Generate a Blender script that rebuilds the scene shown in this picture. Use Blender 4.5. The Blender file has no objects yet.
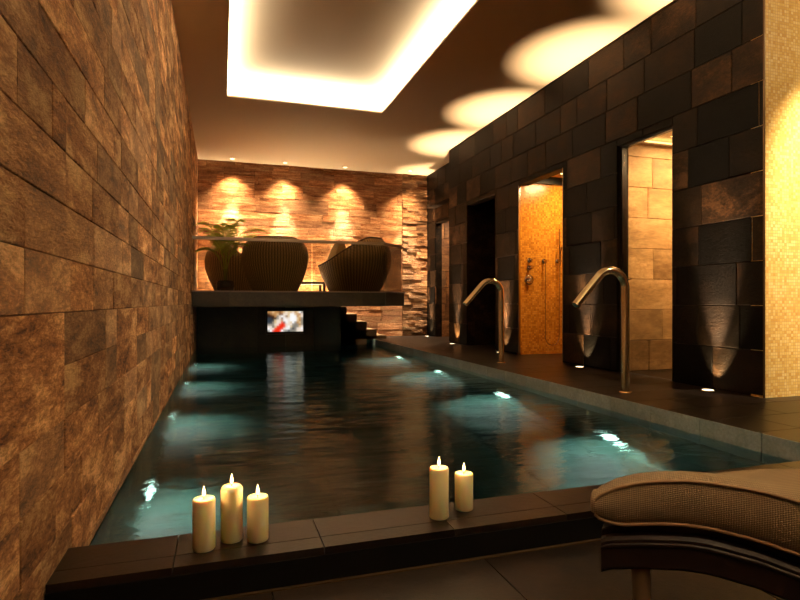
import bpy, math, random
from mathutils import Vector, Matrix
S = bpy.context.scene
COL = S.collection
PI = math.pi
rad = math.radians
random.seed(7)

# ---------------------------------------------------------------- render look
S.view_settings.view_transform = 'Standard'
S.view_settings.look = 'None'
S.view_settings.gamma = 1.0
S.view_settings.exposure = 0.0
S.view_settings.use_curve_mapping = False
S.cycles.use_denoising = True
S.cycles.max_bounces = 8
S.cycles.diffuse_bounces = 4
S.cycles.transparent_max_bounces = 12
S.cycles.sample_clamp_indirect = 4.0
S.cycles.sample_clamp_direct = 0
S.cycles.caustics_reflective = False
S.cycles.caustics_refractive = False

# ---------------------------------------------------------------- materials
def srgb(h):
    h = h.lstrip('#')
    v = [int(h[i:i+2], 16) / 255 for i in (0, 2, 4)]
    return [(c / 12.92 if c <= .04045 else ((c + .055) / 1.055) ** 2.4) for c in v] + [1]

class NT:
    def __init__(s, name):
        s.m = bpy.data.materials.new(name); s.m.use_nodes = True
        s.t = s.m.node_tree; s.n = s.t.nodes; s.n.clear()
        s.out = s.n.new('ShaderNodeOutputMaterial')
    def add(s, typ, inp=None, **kw):
        nd = s.n.new(typ)
        for k, v in kw.items(): setattr(nd, k, v)
        for k, v in (inp or {}).items(): s.put(nd, k, v)
        return nd
    def put(s, nd, k, v):
        sock = nd.inputs[k]
        if isinstance(v, bpy.types.NodeSocket): s.t.links.new(v, sock)
        else: sock.default_value = v
    def math(s, op, a, b=0.0, c=None):
        nd = s.add('ShaderNodeMath', operation=op); s.put(nd, 0, a); s.put(nd, 1, b)
        if c is not None: s.put(nd, 2, c)
        return nd.outputs[0]
    def vmath(s, op, a, b=(0, 0, 0)):
        nd = s.add('ShaderNodeVectorMath', operation=op); s.put(nd, 0, a); s.put(nd, 1, b)
        return nd.outputs[0]
    def mix(s, f, a, b, blend='MIX'):
        nd = s.add('ShaderNodeMix', data_type='RGBA', blend_type=blend)
        s.put(nd, 0, f); s.put(nd, 6, a); s.put(nd, 7, b)
        return nd.outputs[2]
    def ramp(s, f, stops):
        nd = s.add('ShaderNodeValToRGB'); s.put(nd, 0, f)
        e = nd.color_ramp.elements
        while len(e) < len(stops): e.new(.5)
        for x, (p, c) in zip(e, stops): x.position = p; x.color = c
        return nd.outputs[0]
    def pos(s): return s.add('ShaderNodeNewGeometry').outputs['Position']
    def noise(s, v, scale, detail=4, rough=.55, dist=0.0):
        nd = s.add('ShaderNodeTexNoise', {'Vector': v, 'Scale': scale, 'Detail': detail, 'Roughness': rough, 'Distortion': dist})
        return nd.outputs[0]
    def bump(s, h, strength=.3, dist=.01, normal=None):
        nd = s.add('ShaderNodeBump', {'Height': h, 'Strength': strength, 'Distance': dist})
        if normal is not None: s.put(nd, 'Normal', normal)
        return nd.outputs[0]
    def bsdf(s, **kw):
        nd = s.add('ShaderNodeBsdfPrincipled')
        for k, v in kw.items(): s.put(nd, k.replace('_', ' '), v)
        return nd
    def surf(s, sock):
        s.t.links.new(sock, s.out.inputs['Surface']); return s.m

def plain(name, c, rough=.5, metal=0.0, bump=None, spec=.5, coat=0):
    t = NT(name)
    b = t.bsdf(Base_Color=srgb(c) if isinstance(c, str) else c, Roughness=rough, Metallic=metal)
    b.inputs['Specular IOR Level'].default_value = spec
    b.inputs['Coat Weight'].default_value = coat
    if bump:
        t.put(b, 'Normal', t.bump(t.noise(t.pos(), bump[0], 5), bump[1], bump[2]))
    return t.surf(b.outputs[0])

def stone_mat(name, dark, mid, light, streak=(3, 3, 14), bstr=.5, bdist=.02, rough=.75, spec=.3, tvar=(.5, 1.6), fine=38, grey='#5b554c', greyamt=.5):
    """natural stone cladding: every tile has its own tone in the colour attribute 'tile' (r tone, g seed, b greyness)"""
    t = NT(name)
    at = t.add('ShaderNodeAttribute', attribute_name='tile')
    sep = t.add('ShaderNodeSeparateColor', {0: at.outputs['Color']})
    p = t.pos()
    seed = t.math('MULTIPLY', sep.outputs[1], 37.0)
    cmb = t.add('ShaderNodeCombineXYZ', {0: seed, 1: seed, 2: seed}).outputs[0]
    ps = t.vmath('ADD', t.vmath('MULTIPLY', p, streak), cmb)
    n1 = t.noise(ps, 1.3, 6, .65, .4)
    n2 = t.noise(t.vmath('MULTIPLY', p, tuple(x * 4.2 for x in streak)), 3.0, 8, .78, .6)
    n3 = t.noise(p, fine, 4, .7)
    f = t.math('ADD', t.math('MULTIPLY', n1, .55), t.math('MULTIPLY', n2, .45))
    c = t.ramp(f, [(.40, srgb(dark)), (.5, srgb(mid)), (.60, srgb(light))])
    c = t.mix(t.math('MULTIPLY', sep.outputs[2], greyamt), c, srgb(grey))
    tone = t.math('MULTIPLY_ADD', sep.outputs[0], tvar[1] - tvar[0], tvar[0])
    v = t.math('MULTIPLY', tone, t.math('MULTIPLY_ADD', n3, .9, .55))
    col = t.vmath('SCALE', c)
    col.node.inputs['Scale'].default_value = 1
    t.t.links.new(v, col.node.inputs['Scale'])
    h = t.math('ADD', t.math('MULTIPLY', n2, .7), t.math('MULTIPLY', n3, .3))
    h = t.math('ADD', h, t.math('MULTIPLY', n1, .6))
    b = t.bsdf(Base_Color=col, Roughness=rough)
    b.inputs['Specular IOR Level'].default_value = spec
    t.put(b, 'Normal', t.bump(h, bstr, bdist))
    return t.surf(b.outputs[0])

M = {}
M['rust'] = stone_mat('rust_stone', '#3e2212', '#a06e44', '#e6bc86', (2.6, 2.6, 8), 1.0, .014, .8, .25, (.55, 1.6), 80, '#84745e', .5)
M['split'] = stone_mat('split_stone', '#6e3c1c', '#b87c4e', '#e8ba88', (2.2, 2.2, 16), 1.0, .045, .85, .2, (.6, 1.35), 26, '#8d7258', .5)
M['ledge'] = stone_mat('ledge_stone', '#6a4020', '#b07c50', '#e0b888', (3, 3, 26), 1.0, .07, .85, .2, (.6, 1.3), 24, '#8d7258', .5)
M['slate'] = stone_mat('black_slate', '#0a0604', '#1d130b', '#3a2717', (3, 3, 5), .7, .010, .55, .07, (.0, 1.7), 60, '#1c140c', .6)
M['beige'] = stone_mat('beige_stone', '#8a6a44', '#a88658', '#c4a070', (1.5, 1.5, 4), .3, .006, .6, .3, (.6, 1.3), 30, '#705030', .5)
M['brownst'] = stone_mat('brown_stone', '#4a2c16', '#6e4424', '#94643a', (2, 2, 6), .4, .006, .6, .3, (.7, 1.3), 30, '#5c4a38', .4)
M['deck'] = stone_mat('deck_stone', '#090503', '#140c06', '#22150c', (2, 2, 2), .35, .004, .36, .28, (.7, 1.25), 45, '#2c2620', .3)
M['nearfloor'] = stone_mat('terrace_stone', '#0a0604', '#140c07', '#22150c', (2, 2, 2), .35, .004, .5, .2, (.7, 1.25), 45, '#2c2620', .3)
M['teal_tile'] = stone_mat('pool_tile', '#a6ccdc', '#bcdcec', '#d4eefa', (4, 4, 4), .2, .003, .3, .5, (.8, 1.2), 60, '#6c7c7c', .3)  # pale cyan also holds the pool-lamp light that the water surface blocks
M['pool'] = stone_mat('pool_lining', '#283f3c', '#3d5a54', '#547870', (2, 2, 2), .2, .003, .5, .3, (.8, 1.2), 40, '#2a4a48', .3)
M['panel'] = stone_mat('dark_panel', '#1c1c18', '#2e2a22', '#40382a', (2, 2, 2), .2, .003, .4, .4, (.7, 1.3), 40, '#181c1e', .6)
M['riser'] = plain('black_riser', '#050403', .8, spec=.1)
M['grout'] = plain('dark_grout', '#0c0907', .9)
M['rustgrout'] = plain('brown_grout', '#2a170c', .9)
M['ceiling'] = plain('ceiling_paint', '#dccab0', .9, bump=(60, .05, .001))
M['brass'] = plain('brushed_brass_steel', '#f0dcb0', .22, 1.0)
M['chrome'] = plain('chrome', '#b8ad9c', .18, 1.0)
M['bronze'] = plain('bronze_trim', '#6a5236', .35, .8)
M['darkmetal'] = plain('dark_metal', '#17120e', .35, .7)
M['rail'] = plain('rail_metal', '#b0a08c', .4, .6)
M['wood'] = plain('dark_wood', '#150a06', .5, bump=(25, .15, .003), spec=.3)
M['legwood'] = plain('leg_wood', '#6a5840', .45, bump=(25, .15, .003))
M['cream'] = plain('cream_fabric', '#d8c49a', .9, bump=(160, .3, .002))
M['black'] = plain('black_glaze', '#0a0a0a', .2)
M['soil'] = plain('soil', '#20140c', .95, bump=(60, .6, .01))
def leafm():
    t = NT('palm_leaf')
    b = t.bsdf(Base_Color=srgb('#86a53a'), Roughness=.45)
    tl = t.add('ShaderNodeBsdfTranslucent', {'Color': srgb('#bcdc50')})
    mx = t.add('ShaderNodeMixShader', {0: .6, 1: b.outputs[0], 2: tl.outputs[0]})
    return t.surf(mx.outputs[0])
M['leaf'] = leafm()
M['stem'] = plain('palm_stem', '#77803a', .5)
M['plastic'] = plain('black_plastic', '#0b0a0a', .3)
M['wick'] = plain('wick', '#1a120c', .9)
M['table'] = plain('table_lacquer', '#1d120b', .3)
M['white'] = plain('white_paint', '#d8d0c4', .5)

def mosaic(name, ca, cb, cc, grout, n=38.0, rough=.22):
    t = NT(name)
    g = t.add('ShaderNodeNewGeometry')
    p = t.vmath('MULTIPLY', t.vmath('ADD', g.outputs['Position'], (.0031, .0067, .0049)), (n, n, n))
    fl = t.vmath('FLOOR', p); fr = t.vmath('FRACTION', p)
    an = t.vmath('ABSOLUTE', g.outputs['True Normal'])
    wn = t.add('ShaderNodeTexWhiteNoise', {'Vector': fl}, noise_dimensions='3D')
    sf = t.add('ShaderNodeSeparateXYZ', {0: fr}); sn = t.add('ShaderNodeSeparateXYZ', {0: an})
    m = None
    for i in range(3):
        d = t.math('ABSOLUTE', t.math('SUBTRACT', sf.outputs[i], .5))
        e = t.math('GREATER_THAN', d, .43)
        e = t.math('MULTIPLY', e, t.math('LESS_THAN', sn.outputs[i], .5))
        m = e if m is None else t.math('MAXIMUM', m, e)
    big = t.noise(g.outputs['Position'], 1.8, 2)
    f = t.math('ADD', t.math('MULTIPLY', wn.outputs[0], .8), t.math('MULTIPLY', t.math('SUBTRACT', big, .4), .6))
    c = t.ramp(f, [(0.05, srgb(ca)), (.45, srgb(cb)), (.95, srgb(cc))])
    col = t.mix(m, c, srgb(grout))
    r = t.math('MULTIPLY_ADD', m, .6, rough)
    b = t.bsdf(Base_Color=col, Roughness=r)
    hh = t.math('SUBTRACT', t.math('MULTIPLY', wn.outputs[0], .35), m)
    t.put(b, 'Normal', t.bump(hh, .3, .002))
    return t.surf(b.outputs[0])
M['mos_shower'] = mosaic('amber_mosaic', '#a86410', '#cc8420', '#e09e38', '#a87028', 42)
M['mos_gold'] = mosaic('gold_mosaic', '#d8a452', '#e8c26c', '#f2d890', '#c89c5c', 48)

def glass_sheet(name, tint, gloss=.08, opac=.12, rough=.02, haze='#3a3228'):
    """thin architectural glass: lets light pass, mirrors a little, slightly tinted"""
    t = NT(name)
    tr = t.add('ShaderNodeBsdfTransparent', {'Color': srgb(tint)})
    gl = t.add('ShaderNodeBsdfGlossy', {'Roughness': rough})
    lw = t.add('ShaderNodeLayerWeight', {'Blend': .25})
    f = t.math('MULTIPLY_ADD', lw.outputs['Fresnel'], .5, gloss * .3)
    m1 = t.add('ShaderNodeMixShader', {0: f, 1: tr.outputs[0], 2: gl.outputs[0]})
    df = t.add('ShaderNodeBsdfDiffuse', {'Color': srgb(haze)})
    m2 = t.add('ShaderNodeMixShader', {0: opac, 1: m1.outputs[0], 2: df.outputs[0]})
    return t.surf(m2.outputs[0])
M['glass'] = glass_sheet('clear_glass', '#e6e2da', .05, .05)

def steam_glass():
    """misted glass door: clear in patches, diffuse mist film in others"""
    t = NT('misted_glass')
    tr = t.add('ShaderNodeBsdfTransparent', {'Color': srgb('#f0e8d8')})
    rf = t.add('ShaderNodeBsdfRefraction', {'Roughness': .16, 'IOR': 1.02, 'Color': srgb('#f4ead8')})
    p = t.pos()
    n = t.noise(t.vmath('MULTIPLY', p, (1, 1.2, .8)), 2.2, 3)
    f = t.ramp(n, [(.36, (0.15, .15, .15, 1)), (.55, (1, 1, 1, 1))])
    m1 = t.add('ShaderNodeMixShader', {0: f, 1: tr.outputs[0], 2: rf.outputs[0]})
    gl = t.add('ShaderNodeBsdfGlossy', {'Roughness': .03})
    lw = t.add('ShaderNodeLayerWeight', {'Blend': .2})
    m2 = t.add('ShaderNodeMixShader', {0: t.math('MULTIPLY', lw.outputs['Fresnel'], .5), 1: m1.outputs[0], 2: gl.outputs[0]})
    return t.surf(m2.outputs[0])
M['steam'] = steam_glass()

def water_mat():
    t = NT('pool_water')
    p = t.pos()
    a = t.noise(t.vmath('MULTIPLY', p, (.55, 1.5, 1)), 3.4, 3, .5, .3)
    b_ = t.noise(t.vmath('MULTIPLY', p, (.6, 1.9, 1)), 7.0, 5, .66, .6)
    h = t.math('ADD', t.math('MULTIPLY', a, 1.15), t.math('MULTIPLY', b_, .32))
    nrm = t.bump(h, 1.0, .0105)
    gl = t.add('ShaderNodeBsdfGlass', {'Color': srgb('#dcefeb'), 'Roughness': 0.0, 'IOR': 1.48, 'Normal': nrm})
    return t.surf(gl.outputs[0])
M['water'] = water_mat()

def wicker():
    t = NT('wicker_weave')
    uv = t.add('ShaderNodeUVMap').outputs[0]
    p = t.vmath('MULTIPLY', uv, (150, 30, 1))
    s = t.add('ShaderNodeSeparateXYZ', {0: p})
    a = t.math('SINE', t.math('MULTIPLY', s.outputs[0], PI)); b = t.math('SINE', t.math('MULTIPLY', s.outputs[1], PI))
    w = t.math('MULTIPLY', a, t.math('MULTIPLY_ADD', b, .35, .65))
    col = t.ramp(t.math('MULTIPLY_ADD', w, .5, .5), [(.2, srgb('#7a6840')), (.6, srgb('#b09866')), (1, srgb('#d8bc84'))])
    bs = t.bsdf(Base_Color=col, Roughness=.55)
    t.put(bs, 'Normal', t.bump(w, .6, .01))
    return t.surf(bs.outputs[0])
M['wicker'] = wicker()

def weave():
    t = NT('taupe_weave_fabric')
    p = t.vmath('MULTIPLY', t.pos(), (760, 760, 760))
    s = t.add('ShaderNodeSeparateXYZ', {0: p})
    u = t.math('ADD', t.math('MULTIPLY', s.outputs[0], .76), t.math('MULTIPLY', s.outputs[1], -.65))
    v = t.math('ADD', s.outputs[2], t.math('MULTIPLY', s.outputs[1], .5))
    w = t.math('MULTIPLY', t.math('SINE', t.math('ADD', u, v)), t.math('SINE', t.math('SUBTRACT', v, u)))
    col = t.ramp(t.math('MULTIPLY_ADD', w, .5, .5), [(0, srgb('#554430')), (1, srgb('#88724f'))])
    bs = t.bsdf(Base_Color=col, Roughness=.75)
    t.put(bs, 'Normal', t.bump(w, .5, .0016))
    return t.surf(bs.outputs[0])
M['weave'] = weave()
M['piping'] = plain('taupe_piping', '#7c6242', .7)

def wax():
    t = NT('ivory_wax')
    b = t.bsdf(Base_Color=srgb('#ecd9a4'), Roughness=.45)
    b.inputs['Subsurface Weight'].default_value = 1.0
    b.inputs['Subsurface Radius'].default_value = (1.0, .62, .3)
    b.inputs['Subsurface Scale'].default_value = .012
    return t.surf(b.outputs[0])
M['wax'] = wax()

def flame():
    t = NT('candle_flame')
    lw = t.add('ShaderNodeLayerWeight', {'Blend': .35})
    c = t.ramp(lw.outputs['Facing'], [(0, (1, .78, .38, 1)), (.6, (1, .55, .14, 1)), (1, (1, .2, .03, 1))])
    st = t.math('MULTIPLY_ADD', t.math('SUBTRACT', 1.0, lw.outputs['Facing']), 6.0, .7)
    e = t.add('ShaderNodeEmission', {'Color': c, 'Strength': st})
    tr = t.add('ShaderNodeBsdfTransparent')
    a = t.add('ShaderNodeAddShader', {0: e.outputs[0], 1: tr.outputs[0]})
    return t.surf(a.outputs[0])
M['flame'] = flame()

def emit(name, c, s):
    t = NT(name)
    e = t.add('ShaderNodeEmission', {'Color': srgb(c), 'Strength': s})
    return t.surf(e.outputs[0])
M['lens'] = emit('warm_lens', '#ffdca8', 6)
M['poollens'] = emit('pool_lamp_lens', '#d4fff0', 16)
M['panel_light'] = emit('square_light_panel', '#ffdf9a', 9)
M['strip_light'] = emit('strip_light', '#ffd890', 5)

def screen():
    t = NT('tv_picture')
    at = t.add('ShaderNodeAttribute', attribute_name='pic')
    e = t.add('ShaderNodeEmission', {'Color': at.outputs['Color'], 'Strength': 1.0})
    return t.surf(e.outputs[0])
M['screen'] = screen()

# ---------------------------------------------------------------- mesh helper
class MB:
    def __init__(s): s.v = []; s.f = []; s.c = []; s.uv = []; s.col = (.5, .5, .2); s.sm = []
    def face(s, pts, col=None, uv=None):
        i = len(s.v); s.v += [tuple(p) for p in pts]; s.f.append(tuple(range(i, i + len(pts)))); s.c.append(col or s.col); s.sm.append(False)
    def box(s, x0, x1, y0, y1, z0, z1, col=None, skip=''):
        P = lambda i, j, k: ((x0, x1)[i], (y0, y1)[j], (z0, z1)[k])
        F = {'b': [(0,0,0),(0,1,0),(1,1,0),(1,0,0)], 't': [(0,0,1),(1,0,1),(1,1,1),(0,1,1)],
             'f': [(0,0,0),(1,0,0),(1,0,1),(0,0,1)], 'k': [(0,1,0),(0,1,1),(1,1,1),(1,1,0)],
             'l': [(0,0,0),(0,0,1),(0,1,1),(0,1,0)], 'r': [(1,0,0),(1,1,0),(1,1,1),(1,0,1)]}
        i = len(s.v)
        idx = {}
        for a in (0,1):
            for b in (0,1):
                for c in (0,1): idx[(a,b,c)] = i + len(idx); s.v.append(P(a,b,c))
        for k, q in F.items():
            if k in skip: continue
            s.f.append(tuple(idx[w] for w in q)); s.c.append(col or s.col); s.sm.append(False)
    def grid(s, rows, closed_u=False, closed_v=False, smooth=True, col=None):
        """rows: list of equal-length point lists"""
        base = len(s.v); n = len(rows[0]); m = len(rows)
        for r in rows: s.v += [tuple(p) for p in r]
        for i in range(m if closed_v else m - 1):
            for j in range(n if closed_u else n - 1):
                a = base + i*n + j; b = base + i*n + (j+1) % n
                c = base + ((i+1) % m)*n + (j+1) % n; d = base + ((i+1) % m)*n + j
                s.f.append((a, b, c, d)); s.c.append(col or s.col); s.sm.append(smooth)
    def cap(s, pts, col=None):
        s.face(pts, col)
    def lathe(s, prof, cx=0, cy=0, n=24, smooth=True, caps=True):
        rows = [[(cx + r*math.cos(2*PI*k/n), cy + r*math.sin(2*PI*k/n), z) for k in range(n)] for r, z in prof]
        s.grid(rows, closed_u=True, smooth=smooth)
        if caps:
            s.face(list(reversed(rows[0]))); s.face(rows[-1])
    def tube(s, pts, r, n=12, caps=True, smooth=True):
        pts = [Vector(p) for p in pts]; rows = []
        prev = None
        for i, p in enumerate(pts):
            d = (pts[min(i+1, len(pts)-1)] - pts[max(i-1, 0)]).normalized()
            if prev is None:
                a = Vector((0,0,1)) if abs(d.z) < .9 else Vector((1,0,0))
                u = d.cross(a).normalized()
            else:
                u = (prev - d*prev.dot(d)).normalized()
            prev = u; w = d.cross(u)
            rr = r[i] if isinstance(r, (list, tuple)) else r
            rows.append([p + (u*math.cos(2*PI*k/n) + w*math.sin(2*PI*k/n))*rr for k in range(n)])
        s.grid(rows, closed_u=True, smooth=smooth)
        if caps: s.face(list(reversed(rows[0]))); s.face(rows[-1])
    def build(s, name, mat, parent=None, bevel=0, loc=None, recalc=True):
        me = bpy.data.meshes.new(name); me.from_pydata(s.v, [], s.f); me.update()
        ca = me.color_attributes.new('tile', 'FLOAT_COLOR', 'CORNER')
        k = 0
        for fi, f in enumerate(s.f):
            c = s.c[fi]
            for _ in f: ca.data[k].color = (c[0], c[1], c[2], 1); k += 1
        me.polygons.foreach_set('use_smooth', s.sm)
        if recalc:
            import bmesh
            bm = bmesh.new(); bm.from_mesh(me); bmesh.ops.recalc_face_normals(bm, faces=bm.faces); bm.to_mesh(me); bm.free()
        if mat is not None: me.materials.append(mat)
        o = bpy.data.objects.new(name, me); COL.objects.link(o)
        if parent: o.parent = parent
        if loc: o.location = loc
        if bevel:
            b = o.modifiers.new('bevel', 'BEVEL'); b.width = bevel; b.segments = 2; b.limit_method = 'ANGLE'
        return o

def tag(o, label, cat=None, group=None, kind=None):
    if label: o['label'] = label
    if cat: o['category'] = cat
    if group: o['group'] = group
    if kind: o['kind'] = kind
    return o
def struct(o, label=None):
    o['kind'] = 'structure'
    if label: o['label'] = label
    return o
def empty(name, loc, rz=0, label=None, cat=None, group=None):
    o = bpy.data.objects.new(name, None); COL.objects.link(o); o.empty_display_size = .1
    o.location = loc; o.rotation_euler = (0, 0, rz)
    return tag(o, label, cat, group)
def copy_tree(o, parent=None):
    c = o.copy(); COL.objects.link(c)
    if parent: c.parent = parent
    for ch in [x for x in o.children]: copy_tree(ch, c)
    return c
def light(name, typ, loc, power, color, parent=None, target=None, size=.05, spot=60, blend=.5, sy=None):
    L = bpy.data.lights.new(name, typ); L.energy = power; L.color = color
    if typ == 'AREA':
        L.shape = 'RECTANGLE' if sy else 'SQUARE'; L.size = size
        if sy: L.size_y = sy
    else: L.shadow_soft_size = size
    if typ == 'SPOT': L.spot_size = rad(spot); L.spot_blend = blend
    o = bpy.data.objects.new(name, L); COL.objects.link(o); o.location = loc
    if target is not None:
        o.rotation_euler = (Vector(target) - Vector(loc)).to_track_quat('-Z', 'Y').to_euler()
    if parent:
        o.parent = parent
        o.matrix_parent_inverse = Matrix.Translation(-Vector(parent.location))
    return o

# ---------------------------------------------------------------- tiled claddings
def subtract(rects, hole):
    out = []
    a0, a1, b0, b1 = hole
    for (u0, u1, v0, v1) in rects:
        if u1 <= a0 or u0 >= a1 or v1 <= b0 or v0 >= b1: out.append((u0, u1, v0, v1)); continue
        if u0 < a0: out.append((u0, a0, v0, v1))
        if u1 > a1: out.append((a1, u1, v0, v1))
        m0, m1 = max(u0, a0), min(u1, a1)
        if v0 < b0: out.append((m0, m1, v0, b0))
        if v1 > b1: out.append((m0, m1, b1, v1))
    return out
def ashlar(U, V, h, wr, rng, double=0.0, v_first=None):
    rects = []; v = V[0]; first = True
    while v < V[1] - 1e-4:
        hh = (v_first if (first and v_first) else h); first = False
        hh *= (2 if double else 1)
        v1 = min(v + hh, V[1])
        if double:
            u = U[0] - rng.random()*.5; vm = (v + v1)/2
            while u < U[1]:
                if rng.random() < double:
                    w = rng.uniform(*wr)*1.15; rects.append((u, u + w, v, v1))
                else:
                    w = rng.uniform(.6, 1.5)
                    for a, b in ((v, vm), (vm, v1)):
                        x = u
                        while x < u + w - 1e-4:
                            e = min(x + rng.uniform(*wr), u + w)
                            if u + w - e < .12: e = u + w
                            rects.append((x, e, a, b)); x = e
                u += w
        else:
            u = U[0] - rng.random()*wr[0]
            while u < U[1]:
                w = rng.uniform(*wr); rects.append((u, u + w, v, v1)); u += w
        v = v1
    return [(max(a, U[0]), min(b, U[1]), c, d) for a, b, c, d in rects if min(b, U[1]) - max(a, U[0]) > .004]
def clad(mb, rects, place, gap, jit, rng, holes=(), thick=.02, tone=None):
    """place(u, v, n) -> xyz ; n = distance out of the wall"""
    for r in rects:
        c = (tone(rng) if tone else rng.random(), rng.random(), rng.random()**2)
        rs = [r]
        for hl in holes: rs = subtract(rs, hl)
        d = thick + rng.random()*jit
        for (u0, u1, v0, v1) in rs:
            g = gap/2
            a0, a1, b0, b1 = u0+g, u1-g, v0+g, v1-g
            if a1 - a0 < .004 or b1 - b0 < .004: continue
            i = len(mb.v); ch = min(.003, g + .001)
            for (u, v, n) in ((a0,b0,0),(a1,b0,0),(a1,b1,0),(a0,b1,0),(a0,b0,d-ch),(a1,b0,d-ch),(a1,b1,d-ch),(a0,b1,d-ch),
                              (a0+ch,b0+ch,d),(a1-ch,b0+ch,d),(a1-ch,b1-ch,d),(a0+ch,b1-ch,d)):
                mb.v.append(tuple(place(u, v, n)))
            for q in ((8,9,10,11),(4,5,9,8),(5,6,10,9),(6,7,11,10),(7,4,8,11),(0,1,5,4),(1,2,6,5),(2,3,7,6),(3,0,4,7)):
                mb.f.append(tuple(i+k for k in q)); mb.c.append(c); mb.sm.append(False)

# ---------------------------------------------------------------- the room
XL, XR, XR2 = -.388, 3.5, 3.8
YB, YN = 10.13, -2.6
ZC = 3.108
HD = 2.10
XE = 5.3
WZ = -.095
FZ = -.09
POOL_Z = -1.3
rng = random.Random(3)

def wall_obj(name, tiles, mat, backs, backmat):
    o = tiles.build(name, mat)
    # backing boxes live in the same mesh as a second material
    me = o.data; me.materials.append(backmat)
    import bmesh
    bm = bmesh.new(); bm.from_mesh(me)
    lay = bm.loops.layers.float_color['tile']
    for (x0, x1, y0, y1, z0, z1) in backs:
        r = bmesh.ops.create_cube(bm, size=1)
        for v in r['verts']:
            v.co = Vector(((x0+x1)/2 + v.co.x*(x1-x0), (y0+y1)/2 + v.co.y*(y1-y0), (z0+z1)/2 + v.co.z*(z1-z0)))
        for f in {f for v in r['verts'] for f in v.link_faces}:
            f.material_index = 1
            for l in f.loops: l[lay] = (.45, .3, .2, 1)
    bm.to_mesh(me); bm.free()
    return struct(o)

# left wall : rusty stone blocks
mb = MB()
clad(mb, ashlar((YN, YB), (WZ - .12, ZC), .14, (.24, .62), rng, double=.22), lambda u, v, n: (XL - .02 + n, u, v), .002, .003, rng, thick=.017)
wall_obj('wall_left', mb, M['rust'], [(XL-.2, XL-.02, YN, YB, -1.35, ZC)], M['rustgrout'])
# back wall
mb = MB()
clad(mb, ashlar((XL, 3.3), (0, ZC), .125, (.3, .78), rng, double=.3), lambda u, v, n: (u, YB + .02 - n, v), .003, .012, rng, thick=.012)
wall_obj('wall_back', mb, M['split'], [(XL-.2, XE, YB+.02, YB+.2, -1.35, ZC)], M['rustgrout'])
mb = MB()
clad(mb, ashlar((3.3, XR2), (0, ZC), .06, (.14, .34), rng), lambda u, v, n: (u, YB + .02 - n, v), .003, .03, rng, thick=.03)
struct(mb.build('wall_back_corner', M['ledge']))
# right wall : black slate with four openings
op_steam, op_shower, op_dark = (3.635, 4.30), (5.16, 6.09), (6.72, 7.62)
def darktone(r):
    x = r.random()
    return x*.2 if x < .3 else (.12 + .28*((x-.3)/.48) if x < .78 else .5 + .6*(x-.78)/.22)
mb = MB()
holes = [(a, b, -.01, HD) for a, b in (op_steam, op_shower, op_dark)]
clad(mb, ashlar((2.83, 8.31), (.014, ZC), .307, (.26, .62), rng), lambda u, v, n: (XR + .015 - n, u, v), .004, .002, rng, holes, .014, darktone)
backs = [(XR+.015, XR+.13, a, b, 0, ZC) for a, b in ((2.83, 3.635), (4.30, 5.16), (6.09, 6.72), (7.62, 8.31))]
backs += [(XR+.015, XR+.13, a, b, HD, ZC) for a, b in (op_steam, op_shower, op_dark)]
backs += [(XR+.13, XR2+.13, 8.18, 8.31, 0, ZC)]
wall_obj('wall_right', mb, M['slate'], backs, M['slate'])
op_far = (8.6, 9.67)
mb = MB()
clad(mb, ashlar((8.31, YB), (.014, ZC), .307, (.26, .5), rng), lambda u, v, n: (XR2 + .015 - n, u, v), .006, .004, rng, [(op_far[0], op_far[1], -.01, HD+.02)], .014, darktone)
wall_obj('wall_right_recess', mb, M['slate'], [(XR2+.015, XR2+.13, 8.31, 8.6, 0, ZC), (XR2+.015, XR2+.13, 9.67, YB, 0, ZC), (XR2+.015, XR2+.13, 8.6, 9.67, HD+.02, ZC)], M['slate'])
# passage behind the far opening
mb = MB()
clad(mb, ashlar((XR2+.0, XE), (.0, HD+.3), .307, (.26, .5), rng), lambda u, v, n: (u, 9.69 - n, v), .006, .003, rng, (), .014)
wall_obj('wall_passage', mb, M['brownst'], [(XR2+.13, XE, 9.69, 9.8, 0, HD+.3)], M['grout'])
# shower room
mb = MB()
mb.box(XR+.012, 5.0, 6.085, 6.16, 0, 2.13)
mb.box(4.9, 5.0, 5.0, 6.085, 0, 2.13)
mb.box(XR+.13, 5.0, 4.93, 5.0, 0, 2.13)
struct(mb.build('wall_shower', M['mos_shower']))
mb = MB(); mb.box(XR+.13, 5.0, 4.93, 6.16, 2.13, 2.19); 
mb2 = MB(); mb2.box(XR+.13, 4.9, 6.05, 6.085, 2.13, 2.22); struct(mb2.build('trim_4', M['darkmetal']))
mb = MB(); mb.box(XR+.13, 5.0, 4.93, 6.16, 2.22, 2.26)
struct(mb.build('ceiling_shower', M['ceiling']))
# steam room
mb = MB()
clad(mb, ashlar((XR+.13, 5.0), (0, 2.16), .29, (.3, .8), rng), lambda u, v, n: (u, 4.335 - n, v), .004, .002, rng, (), .014)
clad(mb, ashlar((3.4, 4.33), (0, 2.16), .29, (.3, .8), rng), lambda u, v, n: (4.92 - n, u, v), .004, .002, rng, (), .014)
wall_obj('wall_steam_room', mb, M['beige'], [(XR+.13, 5.0, 4.335, 4.42, 0, 2.2), (4.92, 5.0, 3.3, 4.33, 0, 2.2), (XR+.13, 5.0, 3.3, 3.4, 0, 2.2)], M['brownst'])
mb = MB(); mb.box(XR+.13, 5.0, 3.3, 4.42, 2.2, 2.25)
struct(mb.build('ceiling_steam_room', M['ceiling']))
# dark room behind the dark opening
mb = MB(); mb.box(XR+.13, 5.0, 7.64, 7.7, 0, 2.4); mb.box(4.9, 5.0, 6.2, 7.64, 0, 2.4)
struct(mb.build('wall_changing_room', M['slate']))
mb = MB(); mb.box(XR+.13, XE, 6.17, 9.69, 2.4, 2.45); struct(mb.build('ceiling_changing_room', M['slate']))
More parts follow.
